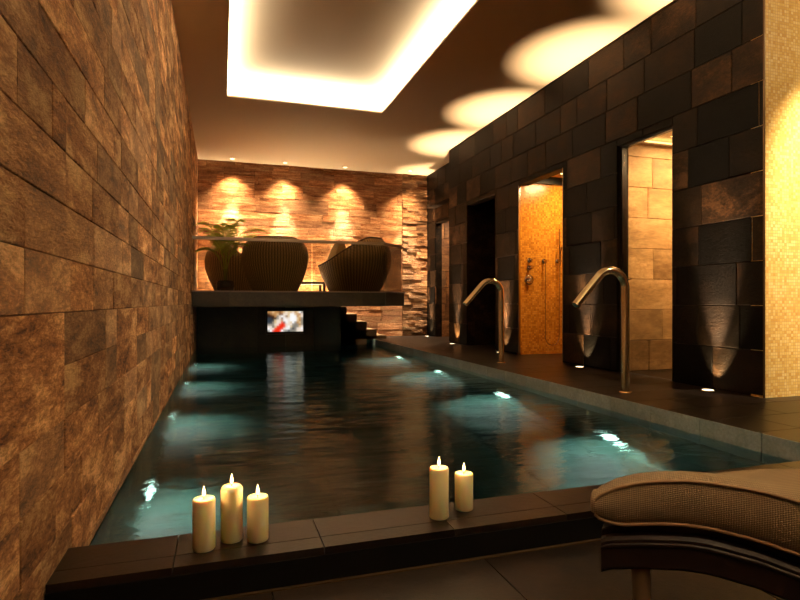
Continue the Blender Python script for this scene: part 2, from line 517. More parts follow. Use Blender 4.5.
# mosaic end of the block, and the rest of the room (beside and behind the camera)
mb = MB(); mb.box(XR+.004, XE, 2.827, 2.93, 0, ZC); struct(mb.build('wall_mosaic', M['mos_gold']))
mb = MB(); mb.box(XE, XE+.1, YN, YB+.2, -.1, ZC); struct(mb.build('wall_side', M['brownst']))
mb = MB(); mb.box(XL-.2, XE+.1, YN-.1, YN, -.1, ZC); struct(mb.build('wall_front', M['brownst']))
# metal trims
def trim(n, b, mat='bronze'):
    m = MB(); m.box(*b); struct(m.build('trim_%d' % n, M[mat], bevel=.002))
trim(1, (XR-.006, XR+.006, 2.822, 2.832, 0, ZC))
trim(2, (XR-.006, XR+.02, 5.15, 5.162, 0, HD), 'chrome')
trim(3, (XR-.006, XR+.02, 6.082, 6.094, 0, HD), 'chrome')

# ceiling with a recessed cove
TX0, TX1, TY0, TY1 = .06, 1.99, -1.6, 6.95
mb = MB(); T = .02
for b in ((XL-.2, TX0, YN-.1, YB+.2), (TX1, XE+.1, YN-.1, YB+.2), (TX0, TX1, TY1, YB+.2), (TX0, TX1, YN-.1, TY0)):
    mb.box(*b, ZC, ZC+T)
PX = .13; ZT = 3.34
mb.box(TX0-PX-.02, TX0-PX, TY0-PX, TY1+PX, ZC+T, ZT); mb.box(TX1+PX, TX1+PX+.02, TY0-PX, TY1+PX, ZC+T, ZT)
mb.box(TX0-PX, TX1+PX, TY1+PX, TY1+PX+.02, ZC+T, ZT); mb.box(TX0-PX, TX1+PX, TY0-PX-.02, TY0-PX, ZC+T, ZT)
mb.box(TX0-PX-.02, TX1+PX+.02, TY0-PX-.02, TY1+PX+.02, ZT, ZT+.02)
struct(mb.build('ceiling', M['ceiling']))

# deck, near ledge, coping
mb = MB()
def floor_tiles(mb, X, Y, z, wx, wy, x_off=0, y_off=0, stag=0, gap=.004, th=.02):
    y = Y[0] - ((Y[0]-y_off) % wy); row = 0
    while y < Y[1] - 1e-4:
        x = X[0] - ((X[0]-x_off - (stag*wx if row % 2 else 0)) % wx)
        while x < X[1] - 1e-4:
            a0, a1, b0, b1 = max(x, X[0])+gap/2, min(x+wx, X[1])-gap/2, max(y, Y[0])+gap/2, min(y+wy, Y[1])-gap/2
            if a1-a0 > .003 and b1-b0 > .003:
                c = (rng.random(), rng.random(), rng.random()**2)
                mb.box(a0, a1, b0, b1, z-th, z, c, skip='b')
            x += wx
        y += wy; row += 1
PXR, PY0, PY1 = 2.55, 1.67, 9.5
floor_tiles(mb, (PXR+.003, XE), (1.466, 7.8), 0, .6, .3, 2.55, .3, .5)
floor_tiles(mb, (PXR+.003, XE), (7.8, YB), 0, .6, .3, 2.55, .3, .5)
floor_tiles(mb, (1.9, PXR+.003), (9.5, YB), 0, .6, .3, 2.55, .3, .5)
mb.box(PXR+.02, XE, 1.48, YB, -.4, -.018, (.1, .1, .1)); 
o = mb.build('pool_deck', M['deck']); struct(o)
mb = MB()
floor_tiles(mb, (XL, PXR), (1.535, PY0), 0, .375, .2, -.115, 1.535, 0, .003)
floor_tiles(mb, (XL, PXR+.003), (1.466, 1.535), 0, .375, .2, -.115, 1.466, 0, .003)
mb.box(XL, PXR+.02, 1.48, 1.655, -.4, -.018, (.1, .1, .1))
struct(mb.build('pool_ledge', M['deck']))
mb = MB(); mb.box(XL, XE, 1.463, 1.479, -.0899, -.02); struct(mb.build('riser', M['riser']))
# waterline tiles on the pool sides
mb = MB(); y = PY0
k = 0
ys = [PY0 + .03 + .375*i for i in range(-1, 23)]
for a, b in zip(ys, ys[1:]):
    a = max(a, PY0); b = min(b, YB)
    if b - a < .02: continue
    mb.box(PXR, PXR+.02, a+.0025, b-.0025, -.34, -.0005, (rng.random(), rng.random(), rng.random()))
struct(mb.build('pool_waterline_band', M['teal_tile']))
# pool basin
mb = MB()
floor_tiles(mb, (XL, PXR), (PY0-.02, PY1+.1), POOL_Z, .6, .6, 0, 0, 0, .01)
for (a, b) in [(y0, y0+.6) for y0 in [1.65+.6*i for i in range(14)]]:
    for (z0, z1) in ((POOL_Z, -.85), (-.85, -.4), (-.4, -.35)):
        c = (rng.random(), rng.random(), rng.random())
        mb.box(PXR+.004, PXR+.02, a+.004, min(b, PY1+.1)-.004, z0, z1-.006, c)
        mb.box(XL-.02, XL+.002, a+.004, min(b, PY1+.1)-.004, z0, z1-.006 if z1 < -.36 else WZ-.01, c)
mb.box(XL, PXR, PY0-.02, PY0-.0, POOL_Z, -.02); mb.box(XL, PXR, PY1+.1, PY1+.12, POOL_Z, -.02)
mb.box(XL-.05, PXR+.1, PY0-.1, YB+.1, POOL_Z-.05, POOL_Z-.021)
struct(mb.build('pool_basin', M['pool']))
# water
mb = MB()
nx, ny = 60, 160
mb.grid([[(XL + (PXR-XL)*i/nx, PY0 + (PY1-PY0)*j/ny, WZ + .0012*math.sin(9*i/nx*3+j*.35)*math.cos(j*.21+i*.1)) for i in range(nx+1)] for j in range(ny+1)])
o = mb.build('pool_water', M['water'], recalc=False)
tag(o, 'rippled dark teal pool water between the rusty stone wall and the deck', 'water', kind='stuff')
# near floor
mb = MB()
floor_tiles(mb, (XL, XE), (YN, 1.466), FZ, .6, .6, .723, 1.466-.6*7, 0, .004)
mb.box(XL-.1, XE, YN, 1.47, FZ-.3, FZ-.018, (.1, .1, .1))
struct(mb.build('floor', M['nearfloor']))
mb = MB(); mb.box(XL, PXR, 1.452, 1.463, FZ, FZ+.003); struct(mb.build('trim_5', M['bronze']))

# mezzanine slab, panels below it and the stair
mb = MB()
SZ0, SZ1 = .59, .79
outl = [(XL, 8.05), (2.35, 8.05), (2.8, 8.5), (2.8, 9.48), (1.9, 9.48), (1.9, YB), (XL, YB)]
for z, fl in ((SZ0, True), (SZ1, False)):
    pts = [(x, y, z) for x, y in outl]; mb.face(pts[::-1] if fl else pts)
n = len(outl)
xs = [XL, .1, .75, 1.4, 2.0, 2.35]
for i in range(n):
    a, b = outl[i], outl[(i+1) % n]
    if i == 0:
        for p, q in zip(xs, xs[1:]): mb.face([(p, 8.05, SZ0), (q, 8.05, SZ0), (q, 8.05, SZ1), (p, 8.05, SZ1)], (rng.random(), rng.random(), .5))
    else: mb.face([(a[0], a[1], SZ0), (b[0], b[1], SZ0), (b[0], b[1], SZ1), (a[0], a[1], SZ1)])
struct(mb.build('mezzanine_slab', M['panel'], recalc=False))
mb = MB()
e = .035
cap = [(XL, 8.03), (2.358, 8.03), (2.82, 8.492), (2.82, 9.48)]
inner = [(XL, 8.13), (2.32, 8.13), (2.72, 8.53), (2.72, 9.48)]
for i in range(3):
    a, b, c, d = cap[i], cap[i+1], inner[i+1], inner[i]
    z0, z1 = SZ1, SZ1+.02
    mb.face([(*a, z0), (*b, z0), (*b, z1), (*a, z1)]); mb.face([(*a, z1), (*b, z1), (*c, z1), (*d, z1)]); mb.face([(*d, z1), (*c, z1), (*c, z0), (*d, z0)]); mb.face([(*a, z0), (*d, z0), (*c, z0), (*b, z0)])
struct(mb.build('mezzanine_edge', plain('edge_stone', '#6a5a50', .5), recalc=False))
mb = MB()
for i in range(5):
    mb.box(XL + .47*i + .004, min(XL + .47*(i+1) - .004, 1.96), 9.48, 9.5, -.3, SZ0, (rng.random(), rng.random(), rng.random()))
mb.box(XL, 1.97, 9.5, 9.6, -1.3, SZ0)
struct(mb.build('wall_under_mezzanine', M['panel']))
mb = MB()
for i, (x1, z) in enumerate(((2.07, .575), (2.25, .44), (2.43, .31), (2.61, .17), (2.79, .06))):
    mb.box(1.97, x1, 9.485, YB-.02, -.2 if x1 < 2.5 else 0, z, (.6, rng.random(), .1))
struct(mb.build('staircase', plain('stair_stone', '#7a664c', .5, bump=(30, .2, .003))))

# ---------------------------------------------------------------- lamps
WARM = (1, .72, .42); GOLD = (1, .66, .3)
# cove LED strips (hidden behind the lip of the ceiling recess)
def cove(name, x, y, lx, ly, p, tilt):
    L = light(name, 'AREA', (x, y, ZC+T+.03), p, (1, .86, .62), size=lx, sy=ly)
    L.rotation_euler = tilt
    return L
LY = TY1 - TY0
cove('cove_light_left', TX0-.075, (TY0+TY1)/2, .05, LY, 130, (0, rad(180-12), 0))
cove('cove_light_right', TX1+.075, (TY0+TY1)/2, .05, LY, 130, (0, rad(180+12), 0))
cove('cove_light_far', (TX0+TX1)/2, TY1+.075, TX1-TX0, .05, 40, (rad(180+12), 0, 0))

# recessed uplights in the deck
up = empty('floor_uplight', (3.38, 3.20, 0))
m = MB(); m.lathe([(.052, .0), (.052, .004), (.044, .006), (.040, .003)], n=28); m.build('trim_ring', M['chrome'], up)
m = MB(); m.lathe([(.040, .001), (.038, .0045), (.02, .006)], n=28); m.build('lens', M['lens'], up)
ups = [(3.38, 3.20, 'largest recessed deck uplight below the slate pier by the gold mosaic'),
       (3.38, 4.74, 'recessed deck uplight between the misted glass door and the amber shower'),
       (3.38, 6.42, 'recessed deck uplight behind the farther spout, left of the amber shower'),
       (3.38, 7.97, 'recessed deck uplight under the slate pier left of the black doorway'),
       (3.68, 9.88, 'farthest recessed deck uplight, in the corner beside the back wall')]
ups = [(x+.03, y, lb) for x, y, lb in ups]
for i, (x, y, lb) in enumerate(ups):
    o = up if i == 0 else copy_tree(up)
    o.location = (x, y, 0)
    tag(o, lb, 'floor light', 'uplights along the slate wall')
    P = (1700, 1700, 1700, 1700, 1400)[i]
    light('uplight_beam', 'SPOT', (x, y, .012), P, (1, .68, .38), o, (x+.11, y, 3), .012, 33, 1)
    light('uplight_flood', 'SPOT', (x, y, .012), 80, GOLD, o, (x+.1, y, .32), .01, 62, .7)
# downlights by the back wall
dn = empty('ceiling_downlight', (0, 0, ZC))
m = MB(); m.lathe([(.045, -.012), (.05, -.006), (.05, 0)], n=24); m.build('trim_ring', M['white'], dn)
m = MB(); m.lathe([(.034, -.0135), (.034, -.011)], n=24); m.build('lens', M['lens'], dn)
dns = [(.17, 9.9, 'leftmost ceiling downlight over the palm end of the back wall', 1),
       (1.06, 9.9, 'ceiling downlight above the wicker chair seen from behind', 1),
       (2.13, 9.9, 'ceiling downlight above the wicker chair turned left', 1),
       (3.35, 9.8, 'ceiling downlight in the far corner by the dark slate wall', 2)]
for i, (x, y, lb, k) in enumerate(dns):
    o = dn if i == 0 else copy_tree(dn)
    o.location = (x, y, ZC)
    tag(o, lb, 'ceiling light', 'downlights washing the back wall')
    light('downlight_beam', 'SPOT', (x, y, ZC-.02), 1700 if k == 1 else 1700, (1, .84, .62), o, (x, y+.13, 1.6), .02, 30, .9)
    light('downlight_flood', 'SPOT', (x, y, ZC-.02), 620, (1, .66, .36), o, (x, y+.07, 1.0), .04, 90, 1)
for x in (.3, 1.5):
    L = light('added_mezzanine_fill', 'AREA', (x, 9.96, SZ1+.03), 60, (1, .72, .42), size=.9, sy=.06)  # added fill without a fixture, brightens far ceiling and back wall
    L.rotation_euler = (rad(180), 0, 0)
light('added_ceiling_fill', 'SPOT', (1.6, -.9, 1.75), 900, (1, .78, .5), None, (1.6, -.89, 3.1), .1, 140, 1)  # added fill behind the camera, no fixture, lifts the ceiling
# ceiling downlight beside the mosaic; the others are unseen fill lights added for brightness
for (x, y, tx, ty, tz, p, sp, nm) in ((4.0, 1.75, 4.05, 2.8, 1.38, 1150, 42, 'narrow ceiling downlight aimed at the gold mosaic'),
                                  (.9, -.6, .5, 1.6, 0, 110, 26, 'added unseen fill light aimed at the pillar candles on the ledge'),
                                  (4.6, 1.2, 4.3, 2.8, 1.9, 160, 110, 'added unseen wide fill light beside the gold mosaic'),
                                  (-.1, -1.6, .95, .8, .22, 60, 24, 'added unseen fill light aimed at the taupe lounger'),
                                  (2.2, 3.3, -.41, 4.6, 1.5, 300, 105, 'added unseen fill light washing the stone wall over the pool'),
                                  (2.2, .6, -.41, 1.4, 1.4, 120, 105, 'added unseen fill light washing the stone wall over the terrace')):
    if not p: continue
    o = copy_tree(dn); o.location = (x, y, ZC); tag(o, nm, 'ceiling light', 'terrace downlights')
    light('downlight_beam', 'SPOT', (x, y, ZC-.02), p, (1, .8, .54), o, (tx, ty, tz), .03, sp, .8)

# underwater lamps
pl = empty('pool_lamp', (0, 0, 0))
m = MB(); m.lathe([(.10, 0), (.10, .012), (.085, .018), (.08, .012)], n=28); m.build('bezel', M['chrome'], pl)
m = MB(); m.lathe([(.08, .004), (.075, .014), (.04, .018)], n=28); m.build('lens', M['poollens'], pl)
first = True
PZ = -1.02
wording = ['nearest', 'second nearest', 'second farthest', 'farthest']
for side in (0, 1):
    for j, y in enumerate((3.18, 4.74, 6.35, 7.95)):
        o = pl if first else copy_tree(pl); first = False
        x = XL+.004 if side == 0 else PXR+.002
        o.location = (x, y, PZ); o.rotation_euler = (0, PI/2 if side == 0 else -PI/2, 0)
        tag(o, '%s underwater lamp glowing on the %s side of the pool' % (wording[j], 'stone wall' if side == 0 else 'deck'), 'pool light', 'underwater lamps')
        s = 1 if side == 0 else -1
        L = light('pool_lamp_beam', 'SPOT', (x+s*.06, y, PZ), 300 if side else 60, (1, 1, .9), None, (x+s*.1, y-.08, POOL_Z), .05, 125, 1)

# shower and steam-room lamps
o = empty('shower_ceiling_light', (4.05, 5.72, 2.22), label='square glowing light panel in the ceiling of the amber shower', cat='ceiling light')
m = MB(); m.box(-.14, .14, -.14, .14, -.006, 0); m.build('frame', M['white'], o)
m = MB(); m.box(-.12, .12, -.12, .12, -.009, -.006); m.build('diffuser', M['panel_light'], o)
light('shower_lamp', 'AREA', (4.05, 5.5, 2.2), 32, (1, .73, .35), size=.24)
o = empty('steam_room_strip_light', (4.3, 4.28, 2.14), label='glowing strip light along the top of the steam room wall behind the misted door', cat='strip light')
m = MB(); m.box(-.65, .55, -.03, .03, .0, .012); m.build('profile', M['bronze'], o)
m = MB(); m.box(-.64, .54, -.028, .028, .012, .03); m.build('diffuser', M['strip_light'], o)
light('steam_lamp', 'AREA', (4.3, 3.75, 2.17), 80, (1, .8, .52), size=.7)
light('passage_lamp', 'AREA', (4.1, 8.9, 2.3), 50, WARM, size=.3)

# ---------------------------------------------------------------- steam-room door
d = empty('door_1', (XR, 3.97, 0)); struct(d, 'misted glass door with dark frame set in the slate wall')
m = MB()
y0, y1 = 3.637, 4.298
for b in ((y0, y0+.03, 0, HD), (y1-.035, y1, 0, HD), (y0+.03, y1-.035, HD-.022, HD)):
    m.box(.03, .08, b[0]-3.97, b[1]-3.97, b[2], b[3]-.001)
m.build('door_frame', M['darkmetal'], d, bevel=.002)
m = MB(); m.box(.05, .058, y0+.032-3.97, y1-.037-3.97, .01, HD-.025); m.build('pane', M['steam'], d)
m = MB(); m.tube([(.045, 4.19-3.97, .86), (-.01, 4.19-3.97, .86), (-.015, 4.10-3.97, .86)], .011); m.build('door_handle', M['brass'], d, bevel=0)

# ---------------------------------------------------------------- shower fittings
YS = 6.083
def ZS(v): return .652 + (302-v)/555*6.98
def XS(u):
    r = (u-400)/555; return (.3057+.9521*r)/(.9521-.3057*r)*YS
o = empty('shower_valve', (XS(529.3), YS, ZS(260.7)))
m = MB(); m.lathe([(.03, 0), (.03, .006), (.014, .008), (.014, .03), (.02, .032), (.02, .05), (.012, .056)], n=20); h = m.build('rosette', M['chrome'], o); h.rotation_euler = (PI/2, 0, 0)
m = MB(); m.tube([(0, -.045, 0), (.04, -.05, .02)], .005, 8); m.build('lever', M['chrome'], o)
tag(o, 'upper small chrome shower knob on the amber mosaic', 'shower valve', 'small shower knobs')
c = copy_tree(o); c.location.z = ZS(268.3); tag(c, 'lower small chrome shower knob, just above the round plate', 'shower valve', 'small shower knobs')
o = empty('shower_mixer', (XS(529), YS, ZS(280)), label='round chrome mixer plate with knob on the amber mosaic', cat='shower mixer')
m = MB(); m.lathe([(.062, 0), (.062, .006), (.05, .009)], n=32); h = m.build('plate', M['chrome'], o); h.rotation_euler = (PI/2, 0, 0)
m = MB(); m.lathe([(.024, .009), (.024, .05), (.016, .056)], n=20); h = m.build('knob', M['chrome'], o); h.rotation_euler = (PI/2, 0, 0)
m = MB(); m.tube([(0, -.045, 0), (-.045, -.05, -.02)], .005, 8); m.build('lever', M['chrome'], o)
o = empty('hand_shower', (XS(543.7), YS, ZS(261)), label='chrome hand shower with looping hose on a riser rail', cat='shower')
m = MB(); m.lathe([(.028, 0), (.028, .006), (.014, .008), (.014, .045)], n=20); h = m.build('hose_outlet', M['chrome'], o); h.rotation_euler = (PI/2, 0, 0)
dx = XS(557.3) - XS(543.7)
m = MB(); m.tube([(dx, -.045, ZS(262)-ZS(261)), (dx, -.045, ZS(229)-ZS(261))], .008, 10); m.build('riser_rail', M['chrome'], o)
m = MB(); m.lathe([(.026, 0), (.026, .006), (.013, .008), (.013, .06)], n=20); h = m.build('holder', M['chrome'], o); h.rotation_euler = (PI/2, 0, 0); h.location = (dx, 0, 0)
m = MB()
zb = ZS(345)-ZS(261)
pts = [(.002, -.04, 0)]
for k in range(13):
    a = PI + PI*k/12
    pts.append((dx/2 + dx/2*math.cos(a), -.04, zb + .10 + .10*math.sin(a)))
pts.append((dx+.004, -.05, -.02))
m.tube(pts, .006, 8); m.build('hose', M['chrome'], o)
m = MB(); m.tube([(dx, -.065, -.06), (dx, -.07, .12), (dx, -.09, .17)], [.009, .009, .02], 10); m.build('handset', M['chrome'], o)

# ---------------------------------------------------------------- water spouts
def spout(x, y, lb, reach=.42, rz=0.0):
    o = empty('water_spout', (x, y, 0), rz, lb, 'water spout', 'spouts on the pool deck')
    r = .029; R = .13; zt = .908
    pts = [(0, 0, .0), (0, 0, .4), (0, 0, zt-r-R)]
    tot = rad(137)
    for k in range(1, 15):
        a = tot*k/14
        pts.append((-R + R*math.cos(a), 0, zt-r-R + R*math.sin(a)))
    e = Vector(pts[-1]); dr = Vector((-math.sin(tot), 0, math.cos(tot)))
    L = (reach + e.x)/abs(dr.x)
    pts.append(tuple(e + dr*L*.5)); pts.append(tuple(e + dr*L))
    m = MB(); m.tube(pts, r, 24, caps=False)
    m.tube([pts[-1], tuple(e + dr*(L-.03))], r*.86, 20, caps=True)
    m.build('pipe', M['brass'], o)
    m = MB(); m.lathe([(.045, 0), (.045, .006), (.03, .008)], n=28); m.build('base_flange', M['brass'], o)
spout(2.775, 3.32, 'nearer curved metal water spout, before the misted glass door')
spout(2.86, 5.35, 'farther curved metal water spout, left of the amber shower')

# ---------------------------------------------------------------- candles
def candle(x, y, h, lb, dome=False, r=.029):
    o = empty('pillar_candle', (x, y, 0), 0, lb, 'candle', 'pillar candles on the pool ledge')
    m = MB()
    prof = [(r*.93, 0), (r, .003), (r, h-.006), (r*.93, h-.001), (r*.8, h-.001), (r*.45, h-.004), (.004, h-.005)]
    if dome: prof = [(r*.93, 0), (r, .003), (r, h-.016), (r*1.01, h-.012), (r*.95, h-.006), (r*.8, h-.001), (r*.45, h-.001), (.004, h-.002)]
    m.lathe(prof, n=36); m.build('wax_body', M['wax'], o)
    m = MB(); m.tube([(0, 0, h-.006), (0, 0, h+.003), (.001, 0, h+.008)], .0011, 6); m.build('wick', M['wick'], o)
    m = MB(); fb = h+.004; fh = .027
    m.lathe([(.0008, fb), (.0032, fb+.003), (.0045, fb+.008), (.004, fb+.013), (.0022, fb+.02), (.0004, fb+fh)], n=16); m.build('flame', M['flame'], o)
    light('candle_glow', 'POINT', (x, y, h+.024), .30, (1, .64, .3), o, size=.006)
candle(-.045, 1.556, .134, 'leftmost pillar candle, beside the tallest one')
candle(.026, 1.59, .150, 'tall domed pillar candle in the middle of the left three', True)
candle(.094, 1.57, .120, 'shorter pillar candle, right one of the left three')
candle(.627, 1.566, .152, 'taller pillar candle of the right pair')
candle(.727, 1.605, .114, 'shorter pillar candle of the right pair')

# ---------------------------------------------------------------- balustrade
gb = empty('glass_balustrade', (0, 0, SZ1), label='clear glass balustrade with flat metal top rail along the mezzanine edge', cat='railing')
GH = .765
path = [(XL+.01, 8.09), (1.25, 8.09), (2.33, 8.09), (2.76, 8.52), (2.76, 9.46)]
for i, (a, b) in enumerate(zip(path, path[1:])):
    a = Vector((*a, 0)); b = Vector((*b, 0)); dd = (b-a).normalized(); nn = Vector((-dd.y, dd.x, 0))*.006
    a2 = a + dd*.006; b2 = b - dd*.006
    m = MB()
    lo = [a2-nn, b2-nn, b2+nn, a2+nn]
    z0, z1 = .021, GH-.004
    L0 = [p + Vector((0, 0, z0)) for p in lo]; L1 = [p + Vector((0, 0, z1)) for p in lo]
    m.face(L0[::-1]); m.face(L1)
    for k in range(4): m.face([L0[k], L0[(k+1) % 4], L1[(k+1) % 4], L1[k]])
    m.build('glass_panel', M['glass'], gb)
m = MB()
rp = [path[0], path[2], path[3], path[4]]
for a, b in zip(rp, rp[1:]):
    a = Vector((*a, 0)); b = Vector((*b, 0)); dd = (b-a).normalized(); nn = Vector((-dd.y, dd.x, 0))*.022
    lo = [a-nn-dd*.005, b-nn+dd*.005, b+nn+dd*.005, a+nn-dd*.005]
    L0 = [p + Vector((0, 0, GH-.042)) for p in lo]; L1 = [p + Vector((0, 0, GH)) for p in lo]
    m.face(L0[::-1]); m.face(L1)
    for k in range(4): m.face([L0[k], L0[(k+1) % 4], L1[(k+1) % 4], L1[k]])
m.build('top_rail', M['rail'], gb)

# ---------------------------------------------------------------- wicker chairs
def tulip_chair(x, y, rz, lb, sc=1.0):
    o = empty('wicker_tub_chair', (x, y, SZ1), rz, lb, 'armchair', 'wicker tub chairs on the mezzanine')
    o.scale = (sc, sc, sc)
    N = 56; H = 20
    def prof(t):   # radius along the height, t 0..1 of .8 m
        pts = [(0, .34), (.12, .385), (.3, .45), (.5, .5), (.68, .515), (.84, .49), (.95, .43), (1, .39)]
        for (a, ra), (b, rb) in zip(pts, pts[1:]):
            if t <= b: 
                f = (t-a)/(b-a); return ra + (rb-ra)*f
        return .39
    def rim(a):    # a = 0 at the back (+x is the back)
        k = min(1, max(0, ((1+math.cos(a))/2 - .02)/.86)); k = k*k*(3-2*k)
        return .40 + .40*k
    rows = []; inn = []
    for j in range(H+1):
        r1 = []; r2 = []
        for i in range(N):
            a = 2*PI*i/N; z = rim(a)*j/H; r = prof(z/.8)
            r1.append((r*math.cos(a), r*.98*math.sin(a), z+.015))
            q = r-.035
            r2.append((q*math.cos(a), q*.98*math.sin(a), z+.015))
        rows.append(r1); inn.append(r2)
    m = MB(); m.grid(rows + inn[::-1], closed_u=True)
    m.face([p for p in rows[0]][::-1])
    ob = m.build('shell', M['wicker'], o)
    me = ob.data; uvl = me.uv_layers.new(name='UVMap')
    nv = N
    for poly in me.polygons:
        idx = [me.loops[l].vertex_index for l in poly.loop_indices]
        us = [(v % N)/N for v in idx]
        wrap = max(us) - min(us) > .5
        for l, v in zip(poly.loop_indices, idx):
            row = v // N; row = row if row <= H else 2*H+1-row
            u = (v % N)/N
            if wrap and u < .5: u += 1
            uvl.data[l].uv = (u, row/H)
    # rim roll
    m = MB(); top = [Vector(a)*.5 + Vector(b)*.5 for a, b in zip(rows[-1], inn[-1])]
    rr = []
    for i in range(N):
        p = top[i]; d = (top[(i+1) % N] - top[i-1]).normalized()
        rd = Vector((p.x, p.y, 0)).normalized(); w = d.cross(rd).normalized()
        rr.append([p + (rd*math.cos(2*PI*k/8) + w*math.sin(2*PI*k/8))*.02 for k in range(8)])
    m.grid(rr, closed_u=True, closed_v=True); m.build('rim', plain('wicker_rim', '#54402a', .6), o)
    m = MB(); m.lathe([(.30, .2), (.39, .22), (.41, .27), (.39, .32), (.30, .345), (.02, .35)], n=36); m.build('seat_cushion', M['cream'], o)
    # back cushion : puffy square leaning on the back
    m = MB(); rowsf = []
    W, Hc, D = .27, .25, .09
    for j in range(9):
        v = -1 + 2*j/8; rowsf.append([])
        for i in range(9):
            u = -1 + 2*i/8; e = ((1-u**4)*(1-v**4))**.5
            rowsf[-1].append((D*e, u*W*(1-.05*v*v), v*Hc*(1-.05*u*u)))
    m.grid(rowsf); m.grid([[(-p[0], p[1], p[2]) for p in r][::-1] for r in rowsf])
    cu = m.build('back_cushion', M['cream'], o); cu.location = (.17, 0, .59); cu.rotation_euler = (0, rad(14), 0)
    return o
tulip_chair(.78, 8.68, rad(-95), 'dark wicker tub chair seen from behind, middle of the three')
rc = tulip_chair(2.08, 8.93, rad(-22), 'dark wicker tub chair turned left with cream cushion, beside the glass corner', 1.08)
rc.scale = (1.2, 1.15, 1.08)
for ch in rc.children:
    if ch.name.startswith('back_cushion'): ch.location = (-.26, .02, .57); ch.rotation_euler = (0, rad(20), rad(8))
tulip_chair(.22, 9.52, rad(188), 'wicker tub chair with cream cushion partly hidden behind the palm', .95)

# low table
o = empty('low_table', (1.44, 9.72, SZ1), 0, 'low dark table between the middle and right wicker chairs', 'table')
m = MB(); m.box(-.28, .28, -.25, .25, .17, .21); m.build('table_top', M['table'], o, bevel=.006)
for sx in (-1, 1):
    for sy in (-1, 1):
        m = MB(); m.box(sx*.24-.02, sx*.24+.02, sy*.21-.02, sy*.21+.02, 0, .17); m.build('leg', M['table'], o)

# ---------------------------------------------------------------- palm
o = empty('potted_palm', (.05, 8.52, SZ1), 0, 'green feathery palm in a round black pot at the mezzanine edge', 'plant')
m = MB(); m.lathe([(.085, 0), (.115, .03), (.13, .09), (.12, .15), (.105, .175), (.095, .175), (.1, .15), (.02, .148)], n=28); m.build('pot', M['black'], o)
m = MB(); m.lathe([(.1, .145), (.05, .158), (.005, .16)], n=20); m.build('soil', M['soil'], o)
R2 = random.Random(5)
fr = [(-100, .62, .95), (-60, .42, 1.05), (-20, .6, .98), (20, .55, .9), (75, .35, 1.05), (120, .5, .9), (165, .62, .95), (200, .5, 1.02), (240, .5, .8), (-35, .5, .72), (180, .42, .66)]
for (az, reach, ht) in fr:
    a = rad(az + R2.uniform(-8, 8)); m = MB(); pts = []
    ht *= 1.02; reach *= .95
    if math.cos(a) < -.6: reach = min(reach, .36)
    if math.sin(a) < -.5: reach = min(reach, .30)
    for k in range(15):
        t = k/14
        rr = reach*(t**1.6)
        z = .15 + (ht-.15)*(1-(1-t)**1.9) - .26*reach*max(0, t-.55)**1.3*2.0
        pts.append(Vector((rr*math.cos(a), rr*math.sin(a), z)))
    m.tube(pts, [.006*(1-.75*k/14) for k in range(15)], 6)
    for k in range(5, 15):
        for half in (0, .5):
            if k == 14 and half: continue
            p = pts[k] if not half else pts[k].lerp(pts[k+1], .5)
            d = (pts[min(k+1, 14)] - pts[k-1]).normalized()
            side = d.cross(Vector((0, 0, 1))).normalized()
            up_ = side.cross(d)
            t = (k+half)/14; L = .25*math.sin(PI*min(1, .12+t*.8))**.7*R2.uniform(.85, 1.1)
            for s in (-1, 1):
                dirn = (side*s*.8 + d*.75 + up_*.12).normalized()
                e = p + dirn*L - Vector((0, 0, L*.28)); mid = p + dirn*L*.5 + Vector((0, 0, .004))
                w = d*.011
                m.face([p-w*.4, mid-w, mid+w, p+w*.4]); m.face([mid-w, e, mid+w])
    m.build('frond', M['leaf'], o, recalc=False)
m = MB()
for k in range(5):
    a = 2*PI*k/5; m.tube([(.02*math.cos(a), .02*math.sin(a), .15), (.025*math.cos(a), .025*math.sin(a), .34)], .008, 8)
m.build('stems', M['stem'], o)

# ---------------------------------------------------------------- television
tx0, tx1 = -1, 1
def XT(u):
    r = (u-400)/555; return (.3057+.9521*r)/(.9521-.3057*r)*9.45
def ZT_(v): return .652 + (302-v)/555*9.28
xa, xb, za, zb = XT(266), XT(304.5), ZT_(335), ZT_(309.5)
o = empty('television', ((xa+xb)/2, 9.46, za), 0, 'small flat television glowing under the mezzanine slab', 'television')
w = (xb-xa)/2; hh = zb-za
m = MB(); m.box(-w, w, -.01, .018, 0.02, hh); m.build('housing', M['plastic'], o, bevel=.004)
m = MB()
pic = ["TTCTTBTCLCCLTCWG", "KBTTCBBLLCWWCTTL", "KKKTGLWLBCWWWTCL", "DDKKGLBWLLWWWCTG", "DDDCLLTWWLWWWCTG", "DDGCLLRBWLCWGTCG",
       "GGGLLRRRLLLGGGTG", "LLDCRRRRLWCGGGCL", "WLLRRRRLWWGDGLLW", "GWRRRRWGGDGGGLLL"]
pal = {'T': '#c08850', 'C': '#e2c490', 'B': '#7c5030', 'L': '#f0e0d0', 'W': '#ffffff', 'K': '#2a1810', 'G': '#8a8478', 'D': '#343c44', 'R': '#f03418'}
cols = []
iw, i0, i1 = w-.025, .055, hh-.03
for j, row in enumerate(pic):
    for i, ch in enumerate(row):
        xa_, xb_ = -iw + 2*iw*i/16, -iw + 2*iw*(i+1)/16
        zt_, zb_ = i1 - (i1-i0)*j/10, i1 - (i1-i0)*(j+1)/10
        m.face([(xa_, -.0115, zb_), (xb_, -.0115, zb_), (xb_, -.0115, zt_), (xa_, -.0115, zt_)]); cols.append(srgb(pal[ch]))
sc = m.build('screen', M['screen'], o, recalc=False)
me = sc.data
import bmesh
